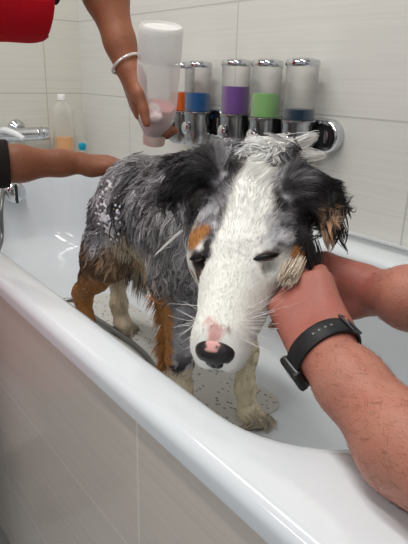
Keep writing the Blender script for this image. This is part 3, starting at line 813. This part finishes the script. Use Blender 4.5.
wo = link('whiskers', me, vc_mat('whisker', .4), dog); wo['kind'] = 'stuff'

# ---- shampoo lather on the coat
fb = Body()
for u, v, n_, sp_ in ((107, 222, 34, .014), (112, 234, 34, .012), (103, 205, 20, .014), (106, 190, 12, .014), (118, 212, 12, .012), (112, 178, 14, .014)):
    a = surf_at(u, v)
    for k in range(n_):
        q = a+rng.normal(size=3)*sp_*np.array([1, .3, 1.2]); i = np.argmin(np.linalg.norm(DV-q, axis=1)); r = rng.uniform(.0015, .0038)
        fb.ell(DV[i]+DN[i]*rng.uniform(.002, .006), (r*1.3, r*.8, r), None, .004)
fv, ff = fb.surf(.0018, 1)
lm = mat('lather', (222, 222, 226), .35, sss=.3); _t = NT(lm); _t.bump(_t.noise(_t.coord(), 420, 3), .7, .002)
fo2 = link('soap_foam', mesh('soap_foam', fv, ff), lm, None); tag(fo2, 'patches of white shampoo lather clinging to the haunch of the wet dog', 'foam', kind='stuff')
# ------------------------------------------------------------------ people
def hand(B, w, fwd, back, left, curl, tdir, sc=1.0, spread=.10, wr=.026, k=.010):
    fwd = unit(fwd); back = unit(np.asarray(back)-fwd*(fwd@np.asarray(back))); side = np.cross(fwd, back)*(1 if left else -1)
    w = np.asarray(w, float); tips = []
    offs = (.029, .010, -.010, -.028); kf = (.090, .094, .088, .079)
    ln = ((.042, .025, .021), (.046, .029, .022), (.042, .027, .021), (.033, .020, .019)); rr = (1.0, 1.03, .98, .86)
    for i in range(4):
        kn = w+fwd*kf[i]*sc+side*offs[i]*sc+back*.004*sc
        B.limb(w+side*offs[i]*.55*sc+fwd*.006, kn, .0150*sc, .0118*sc*rr[i], k+.004)
        B.limb(w+side*offs[i]*.7*sc+fwd*.03-back*.006, kn-back*.007-fwd*.006, .013*sc, .0100*sc, k+.004)
        c = curl[i] if isinstance(curl[0], (tuple, list)) else curl; ang = 0; p = kn; r0 = .0102*sc*rr[i]
        d0 = unit(fwd+side*spread*(1.5-i)/1.5)
        for j in range(3):
            ang += c[j]; d = d0*math.cos(ang)-back*math.sin(ang); q = p+d*ln[i][j]*sc
            r1 = r0*(.90, .90, .82)[j]; B.limb(p, q, r0, r1, .004); p, r0 = q, r1
            if j < 2: B.ell(q+back*.0008, (r1*1.06,)*3, None, .004)
        tips.append((p, d, r0))
    b0 = w+fwd*.020*sc+side*.020*sc-back*.006*sc; t1 = unit(tdir[0]); t2 = unit(tdir[1]); t3 = unit(tdir[2])
    m1 = b0+t1*.044*sc; m2 = m1+t2*.033*sc; m3 = m2+t3*.026*sc
    B.limb(b0, m1, .0185*sc, .0130*sc, k+.006); B.limb(m1, m2, .0122*sc, .0106*sc, .005); B.limb(m2, m3, .0106*sc, .0082*sc, .004)
    B.limb(b0+side*-.01, m1+(w+fwd*.06*sc-m1)*.3, .016*sc, .011*sc, .014)
    tips.append((m3, t3, .0082*sc)); return fwd, back, side, tips

def head(B, c, face, up=(0, 0, 1), s=1.0):
    f = unit(face); u = unit(np.asarray(up)-f*(f@np.asarray(up))); r = np.cross(f, u); ax = np.stack([f, r, u]); c = np.asarray(c, float)
    g = lambda a, b, d: c+(f*a+r*b+u*d)*s
    B.ell(g(-.005, 0, .025), (.094*s, .076*s, .092*s), ax, .02); B.ell(g(.030, 0, -.045), (.058*s, .056*s, .062*s), ax, .03)
    B.limb(g(.088, 0, .012), g(.108, 0, -.022), .008*s, .013*s, .010)
    for q in (-1, 1):
        B.ell(g(.074, q*.032, .012), (.014*s, .016*s, .011*s), ax, .006, -1); B.ell(g(.070, q*.032, .012), (.013*s, .013*s, .012*s), ax, .002)
        B.ell(g(-.008, q*.076, -.004), (.018*s, .007*s, .030*s), ax, .005); B.ell(g(.062, q*.036, -.022), (.02*s, .022*s, .016*s), ax, .02)
    B.ell(g(.080, 0, -.052), (.014*s, .024*s, .007*s), ax, .006); B.ell(g(.080, 0, -.064), (.014*s, .021*s, .007*s), ax, .006); B.ell(g(.070, 0, -.088), (.020*s, .022*s, .016*s), ax, .012)
    return g, ax

def skin(name, base, red, dark):
    m = vc_mat(name, rough=.46, spec=.42, sss=.10); t = NT(m); co = t.coord()
    a = [n for n in t.t.nodes if n.type == 'ATTRIBUTE'][0].outputs['Color']
    c = t.mix(t.math('MULTIPLY', t.ramp(t.noise(co, 38, 4), .42, .75), .45), a, red); c = t.mix(t.math('MULTIPLY', t.ramp(t.noise(co, 120, 3), .5, .8), .3), c, dark)
    t.l(c, t.b.inputs['Base Color']); v = t.n('ShaderNodeTexVoronoi'); v.inputs['Scale'].default_value = 420; t.l(co, v.inputs['Vector'])
    t.bump(t.math('ADD', v.outputs['Distance'], t.noise(co, 90, 4)), .35, .0012); return m

def cloth(name, col, rough=.85, sc=240):
    m = mat(name, col, rough, spec=.2); t = NT(m); co = t.coord(); n = t.noise(co, 9, 3); t.l(t.mix(n, tuple(c*.85 for c in col), tuple(min(255, c*1.12) for c in col)), t.b.inputs['Base Color'])
    w = t.n('ShaderNodeTexWave'); w.inputs['Scale'].default_value = sc; w.inputs['Distortion'].default_value = 2; t.l(co, w.inputs['Vector']); t.bump(t.math('ADD', w.outputs['Fac'], t.math('MULTIPLY', t.noise(co, 14, 3), 4)), .35, .002); return m

def put(name, B, h, m, root, sm=2, cols=None):
    v, f = B.surf(h, sm); c = cols(v) if cols else None
    return link(name, mesh(name, v-np.array(root.location), f, True, c), m, root), v, f

# --- the groomer with the bottle, standing outside the tub at its front
G = empty('person', (-1.25, .02, FL)); tag(G, 'groomer in red short sleeved top, one hand on the dog, the other holding a bottle', 'person')
W1 = P(127, 66, 1.0); E1 = P(92, -52, 1.0); S1 = np.array([-1.08, .19, 1.10])
W2 = P(80, 163, 1.225); E2 = np.array([-1.205, .315, .765]); S2 = np.array([-1.42, .08, 1.02])
gb = Body()
gb.chain([(S1, .052), (S1*.45+E1*.55, .044), (E1, .040), (E1*.62+W1*.38, .040), (W1*.8+E1*.2, .026), (W1, .0235)], .02)
gb.chain([(S2, .052), (S2*.45+E2*.55, .045), (E2, .041), (E2*.55+W2*.45, .037), (W2*.82+E2*.18, .0265), (W2, .0245)], .02)
f1 = -UP*.78+FW*.42+RT*.22
hand(gb, W1, f1, -RT*.9-UP*.1-FW*.25, False, (.35, .75, .55), (-UP*.75-FW*.30+RT*.20, -UP*.9+RT*.25+FW*.05, -UP*.95+RT*.20+FW*.1), .92, .08)
f2 = unit(RT*.80+FW*.52+UP*.06)
hand(gb, W2, f2, UP*.8-FW*.5, True, (.30, .35, .25), (RT*.8-FW*.15+UP*.02, RT*.9+FW*.2, RT*.9+FW*.3-UP*.1), .95, .14)
nk = np.array([-1.255, .14, 1.13])
gb.chain([(S1, .06), (nk, .075), (S2, .06)], .03); gb.chain([(nk, .085), (np.array([-1.25, .05, .95]), .125), (np.array([-1.25, -.05, .74]), .13)], .05)
gb.chain([(nk, .055), (np.array([-1.26, .18, 1.22]), .050)], .02); head(gb, (-1.265, .205, 1.315), (.15, .75, -.5))
for s in (-1, 1): gb.chain([(np.array([-1.25+s*.09, -.05, .72]), .09), (np.array([-1.25+s*.095, .08, .32]), .06), (np.array([-1.25+s*.10, .0, FL+.09]), .042), (np.array([-1.25+s*.10, .11, FL+.045]), .035)], .02)
g_base = s2l((154, 97, 68))
def gcol(v): return np.tile(g_base, (len(v), 1))*(1-.16*fbm(v*22, 2))[:, None]
put('body', gb, .0042, skin('brown_skin', None, (160, 90, 64), (104, 64, 46)), G, 2, gcol)
sh = Body()
sh.chain([(nk+[0, -.02, -.02], .10), (np.array([-1.25, .05, .95]), .150), (np.array([-1.25, .03, .72]), .165), (np.array([-1.20, .065, .36]), .185)], .05)
sh.chain([(S1, .082), (nk, .088), (S2, .075)], .03)
c1 = P(24, -8, .955); sh.chain([(S1, .085), (S1*.5+c1*.5-[0, 0, .006], .085), (c1, .083)], .03)
c2 = E2+unit(W2-E2)*.072; sh.chain([(S2, .075), (S2*.5+E2*.5, .064), (E2, .053), (c2, .0485)], .03)
dd1 = unit(c1-S1); sh.ell(c1+dd1*.080, (.075, .077, .077), np.stack([dd1, unit(np.cross(dd1, [0, 0, 1])), np.cross(unit(np.cross(dd1, [0, 0, 1])), dd1)*-1]), .006, -1)
dd2 = unit(W2-E2); sh.ell(c2+dd2*.045, (.05, .062, .062), np.stack([dd2, unit(np.cross(dd2, [0, 0, 1])), np.cross(unit(np.cross(dd2, [0, 0, 1])), dd2)*-1]), .004, -1)
red = cloth('red_cotton', (200, 16, 34)); put('shirt', sh, .007, red, G, 3)
dark_rib = cloth('dark_ribbing', (44, 40, 38), .9, 500)
def cuff(c, d, r, w, name):
    d = unit(d); a = unit(np.cross(d, [0, 0, 1])); b_ = np.cross(a, d)
    m = MB(); m.lathe([(r*.93, -w), (r, -w), (r*1.015, -w*.5), (r*1.0, 0), (r*.95, .002), (r*.88, 0), (r*.88, -w)], np.asarray(c)-np.array(G.location), 40, np.stack([a, b_, d])); m.build(name, dark_rib, G)
cuff(c2+dd2*.010, dd2, .0505, .030, 'sleeve_cuff'); cuff(c1+dd1*.060+np.array([0, 0, .036]), dd1, .047, .014, 'sleeve_cuff')
tr = Body()
for s in (-1, 1): tr.chain([(np.array([-1.25+s*.07, .03, .56]), .095), (np.array([-1.25+s*.095, .09, .32]), .085), (np.array([-1.25+s*.10, .01, FL+.10]), .070)], .02)
put('trousers', tr, .009, cloth('dark_trousers', (38, 40, 46)), G, 2)
for s in (-1, 1):
    so = Body(); so.limb((-1.25+s*.10, -.01, FL+.055), (-1.25+s*.105, .17, FL+.042), .053, .040, .02); so.ell((-1.25+s*.10, .07, FL+.013), (.045, .14, .012), None, .01); put('shoe', so, .007, cloth('black_shoe', (24, 24, 26)), G, 1)
hb = Body(); hb.ell((-1.265, .175, 1.345), (.090, .098, .098), None, .02); hb.limb((-1.265, .115, 1.36), (-1.265, .07, 1.33), .045, .03, .03); put('hair', hb, .007, cloth('dark_hair', (30, 24, 22)), G, 1)
# bangle
m = MB(); d = unit(unit(W1-E1)+RT*.28); a = unit(np.cross(d, FW)); b_ = np.cross(d, a); bc_ = W1-unit(W1-E1)*.004
m.tube([bc_+(a*math.cos(q)*.0285+b_*math.sin(q)*.0300) for q in np.linspace(0, 2*math.pi, 40, endpoint=False)], .0026, 10, True)
bo = m.build('bangle', mat('silver', (236, 234, 230), .16, metal=.55)); tag(bo, 'thin silver bangle on the raised wrist of the groomer', 'bracelet')

# --- the bottle in that hand, held upside down
T0, T1 = P(161.5, 25, .935), P(154, 139, 1.055); dz = unit(T1-T0); LB = np.linalg.norm(T1-T0)
fx = unit(np.cross(dz, FW)); fr = np.stack([fx, np.cross(dz, fx), dz])
hbt = empty('held_bottle', T0); tag(hbt, 'upside-down frosted white bottle with pink soap held above the dog', 'bottle')
R0 = .0385
m = MB(); m.lathe([(0, .004), (R0*.80, .004), (R0*.90, 0), (R0*.98, .004), (R0, .012), (R0, LB*.26), (R0*.985, LB*.27), (R0*.985, LB*.29), (R0, LB*.30), (R0*.99, LB*.66), (R0*.95, LB*.76), (R0*.80, LB*.85), (R0*.60, LB*.92), (.020, LB*.955), (.018, LB), (0, LB)], (0, 0, 0), 40, fr)
frost2 = clear_mat('milky_plastic', (236, 234, 231), .40, .38); m.build('bottle_body', frost2, hbt)
m = MB(); m.lathe([(0, LB*.68), (R0*.93, LB*.68), (R0*.92, LB*.71), (R0*.87, LB*.77), (R0*.70, LB*.86), (R0*.5, LB*.93), (.012, LB*.96), (0, LB*.96)], (0, 0, 0), 36, fr); m.build('pink_liquid', liquid('pink_soap', (232, 150, 148)), hbt)
m = MB(); m.lathe([(0, LB-.012), (.021, LB-.012), (.022, LB-.004), (.021, LB+.008), (.012, LB+.012), (0, LB+.012)], (0, 0, 0), 28, fr); m.build('cap', mat('pale_pink_cap', (226, 196, 186), .4), hbt)
fz_ = Body(); q0 = P(150, 112, .990)
for k in range(70):
    q = q0+RT*rng.uniform(-.016, .020)+UP*rng.uniform(-.014, .012)+FW*rng.uniform(-.004, .003); r = rng.uniform(.0018, .0048); fz_.ell(q, (r, r, r), None, .006)
v, f = fz_.surf(.002, 2); o = link('soap_suds', mesh('soap_suds', v, f), mat('pinkish_suds', (236, 214, 210), .4, sss=.3)); tag(o, 'pinkish suds on the shoulder of the held upside-down bottle', 'suds', kind='stuff')

# --- the man with the watch, kneeling at the right end of the tub
Mn = empty('person', (.22, .50, FL)); tag(Mn, 'man wearing a black wristwatch, holding the dog under the jaw with both bare hands', 'person')
WL = P(322, 350, .595); EL = np.array([-.085, .365, .658]); SL = np.array([.17, .32, .93]); mid = P(406, 447, .485)
WR = P(374, 291, .735); ER = np.array([-.13, .585, .735]); SR = np.array([.16, .68, .95]); midR = P(410, 298, .672)
mb_ = Body()
mb_.chain([(WL, .0280), (WL*.62+mid*.38, .0335), (mid, .0415), (EL, .045), (SL*.5+EL*.5, .050), (SL, .060)], .02)
mb_.limb(WL+UP*.004+RT*.008, WL-UP*.004-RT*.009, .0255, .0255, .012)
mb_.chain([(WR, .0285), (midR, .0370), (midR*.5+ER*.5, .043), (ER, .046), (SR*.5+ER*.5, .050), (SR, .060)], .02)
fl = unit(P(292, 276, .69)-WL)
hand(mb_, WL, fl, -FW*.9-RT*.25+UP*.1, True, (.62, .55, .35), (fl*.8+FW*.45+RT*.1, fl*.6+FW*.7-RT*.2, FW*.8-RT*.5), 1.06, .06)
fr_ = unit(-RT*.84+FW*.50-UP*.08)
hand(mb_, WR, fr_, FW*.80+UP*.10+RT*.3, False, (.25, .55, .4), (-RT*.74+UP*.45+FW*.35, -RT*.85+UP*.05+FW*.45, -RT*.8+FW*.5), 1.05, .10)
mn = np.array([.14, .50, .98]); mb_.chain([(SL, .07), (mn, .085), (SR, .07)], .03); mb_.chain([(mn, .09), (np.array([.20, .5, .78]), .15), (np.array([.25, .5, .50]), .15)], .05)
mb_.chain([(mn, .060), (np.array([.10, .5, 1.07]), .056)], .02); head(mb_, (.07, .5, 1.165), (-.8, 0, -.55))
m_base = s2l((182, 124, 104)); m_red = s2l((164, 92, 82))
def mcol(v):
    h = np.minimum(np.linalg.norm(v-P(292, 300, .62), axis=1), np.linalg.norm(v-P(340, 280, .74), axis=1)); k = (sstep(.12, .03, h)*.75)[:, None]
    return (m_base*(1-k)+m_red*k)*(1-.18*fbm(v*26, 2))[:, None]
man_skin = skin('pink_skin_tone', None, (172, 92, 80), (150, 96, 80))
_, mv, mf = put('body', mb_, .0036, man_skin, Mn, 2, mcol)
ms = Body(); ms.chain([(SL, .082), (mn+[.01, 0, -.03], .10), (SR, .082)], .03); ms.chain([(mn+[.02, 0, -.04], .11), (np.array([.20, .5, .78]), .168), (np.array([.25, .5, .48]), .172)], .05)
ms.chain([(SL, .08), (SL*.55+EL*.45, .068)], .02); ms.chain([(SR, .08), (SR*.55+ER*.45, .068)], .02); put('shirt', ms, .008, cloth('grey_shirt', (92, 96, 104)), Mn, 2)
mt = Body()
for s in (-1, 1): mt.chain([(np.array([.25, .5+s*.08, .46]), .115), (np.array([.08, .5+s*.11, FL+.085]), .080), (np.array([.44, .5+s*.11, FL+.062]), .058)], .02)
put('trousers', mt, .009, cloth('blue_jeans', (50, 60, 84)), Mn, 2)
for s in (-1, 1):
    so = Body(); so.limb((.46, .5+s*.11, FL+.056), (.62, .5+s*.115, FL+.048), .05, .042, .02); put('shoe', so, .008, cloth('brown_shoe', (58, 44, 36)), Mn, 1)
hb = Body(); hb.ell((.095, .5, 1.20), (.085, .082, .080), None, .02); put('hair', hb, .007, cloth('grey_hair', (88, 80, 74)), Mn, 1)
# arm hair
NN, _ = normals(mv, mf); tl = ((mv-WL)@unit(mid-WL)); dl = np.linalg.norm(mv-(WL+np.clip(tl, .03, .22)[:, None]*unit(mid-WL)), axis=1); ok = np.where((tl > .028) & (tl < .23) & (dl < .055))[0]
tl2 = ((mv-WR)@unit(midR-WR)); dl2 = np.linalg.norm(mv-(WR+np.clip(tl2, .03, .22)[:, None]*unit(midR-WR)), axis=1); ok2 = np.where((tl2 > .02) & (tl2 < .2) & (dl2 < .055))[0]
hc_ = []
for ids, wdir, n_ in ((ok, unit(mid-WL), 750), (ok2, unit(midR-WR), 420)):
    ids = rng.choice(ids, n_)
    for i in ids:
        n = NN[i]; d = -wdir+np.cross(wdir, n)*rng.choice([-.7, .7, .9])+rng.normal(size=3)*.35; d = unit(d-n*(d@n)); l = rng.uniform(.006, .014); t = np.linspace(0, 1, 5)[:, None]
        hc_.append(mv[i]-n*.0005+d*l*t+n*l*.42*(t-.55*t*t)+np.cross(n, d)*l*rng.normal()*.25*t*t)
hc_ = np.array(hc_); hcol = np.tile(s2l((96, 62, 48)), (len(hc_), 1))
o = link('arm_hair', strand_mesh('arm_hair', hc_-np.array(Mn.location), np.full(len(hc_), .00011), hcol, hcol), vc_mat('arm_hair_brown', .5), Mn); o['kind'] = 'stuff'
# wristwatch
d = unit(mid-WL); wc_ = WL+d*.004; wt = empty('wristwatch', wc_); tag(wt, 'black wristwatch with perforated rubber strap on the near forearm of the man', 'watch')
a = unit(-UP*.62-RT*.70-d*((-UP*.62-RT*.70)@d)-FW*.15); a = unit(a-d*(a@d)); b_ = np.cross(d, a)
rub = mat('black_rubber', (24, 24, 26), .5, spec=.35); _t = NT(rub); _t.bump(_t.noise(_t.coord(), 600, 2), .25, .0005)
ra, rb = .0378, .0315
def ringp(q, e, z): return a*math.cos(q)*(ra+e)+b_*math.sin(q)*(rb+e)+d*z
m = MB(); loops = []
for q in np.linspace(0, 2*math.pi, 57):
    w_ = .0115; loops.append([ringp(q, e, z) for e, z in ((0, -w_), (.0022, -w_), (.0032, -w_*.85), (.0032, w_*.85), (.0022, w_), (0, w_))])
m.loft(loops); m.build('strap', rub, wt)
m = MB(); qs = [(.016, -.019), (.016, .019)]
pts = []
def cs(hx, hy, r, h):
    o_ = []
    for cx, cy, a0 in ((hx-r, hy-r, 0), (-hx+r, hy-r, 90), (-hx+r, -hy+r, 180), (hx-r, -hy+r, 270)):
        for k in range(6): t_ = math.radians(a0+18*k); o_.append(a*(ra+h)+b_*(cx+r*math.cos(t_))+d*(cy+r*math.sin(t_)))
    return o_
m.loft([cs(.014, .016, .005, -.004), cs(.0155, .0172, .005, -.001), cs(.0155, .0172, .005, .0045), cs(.014, .0158, .005, .0065)], True, True); wcase = m.build('watch_case', mat('dark_case', (20, 20, 22), .3), wt)
m = MB(); m.loft([cs(.0125, .0142, .004, .0066), cs(.0125, .0142, .004, .0071)], True, True); m.build('watch_glass', mat('dark_glass', (8, 9, 11), .05, spec=.8), wcase)
hole = mat('strap_hole', (128, 124, 122), .6)
for q in (-2.10, -1.92, -1.74, -1.56):
    m = MB(); n = unit(a*math.cos(q)/ra+b_*math.sin(q)/rb); m.lathe([(0, .0002), (.0013, .0002), (.0013, .0006), (0, .0006)], ringp(q, .0031, 0), 12, np.stack([d, np.cross(n, d), n])); m.build('strap_hole', hole, wt)
q = -2.75; n = unit(a*math.cos(q)/ra+b_*math.sin(q)/rb); tt = np.cross(n, d); m = MB(); cc = ringp(q, .0042, 0)
m.tube([cc+d*x+tt*y for x, y in ((-.0135, -.006), (.0135, -.006), (.0135, .006), (-.0135, .006))], .0016, 8, True); m.build('buckle', mat('gunmetal', (90, 90, 92), .25, metal=1), wt)
# ------------------------------------------------------------------ light
def area(name, loc, size, power, target, col=(1, 1, 1)):
    d = bpy.data.lights.new(name, 'AREA'); d.shape = 'RECTANGLE'; d.size, d.size_y = size; d.energy = power; d.color = col
    o = bpy.data.objects.new(name, d); COL.objects.link(o); o.location = loc
    o.rotation_euler = (Vector(target)-Vector(loc)).to_track_quat('-Z', 'Y').to_euler()
area('ceiling_tube_light', (-1.15, .25, 2.55), (1.5, .16), 24, (-1.15, .25, 0), (1, .985, .96))
area('ceiling_tube_light', (.35, -.35, 2.55), (1.5, .16), 15, (.35, -.35, 0), (1, .985, .96))
area('ceiling_tube_light', (-.9, -1.5, 2.55), (1.5, .2), 18, (-.9, -1.5, 0), (1, .985, .96))
w = bpy.data.worlds.new('room_air'); scene.world = w; w.use_nodes = True
bg = w.node_tree.nodes['Background']; bg.inputs[0].default_value = (.86, .90, .96, 1); bg.inputs[1].default_value = .50
scene.view_settings.view_transform = 'Standard'; scene.view_settings.look = 'None'
scene.view_settings.exposure = 0.0; scene.view_settings.gamma = 1.0
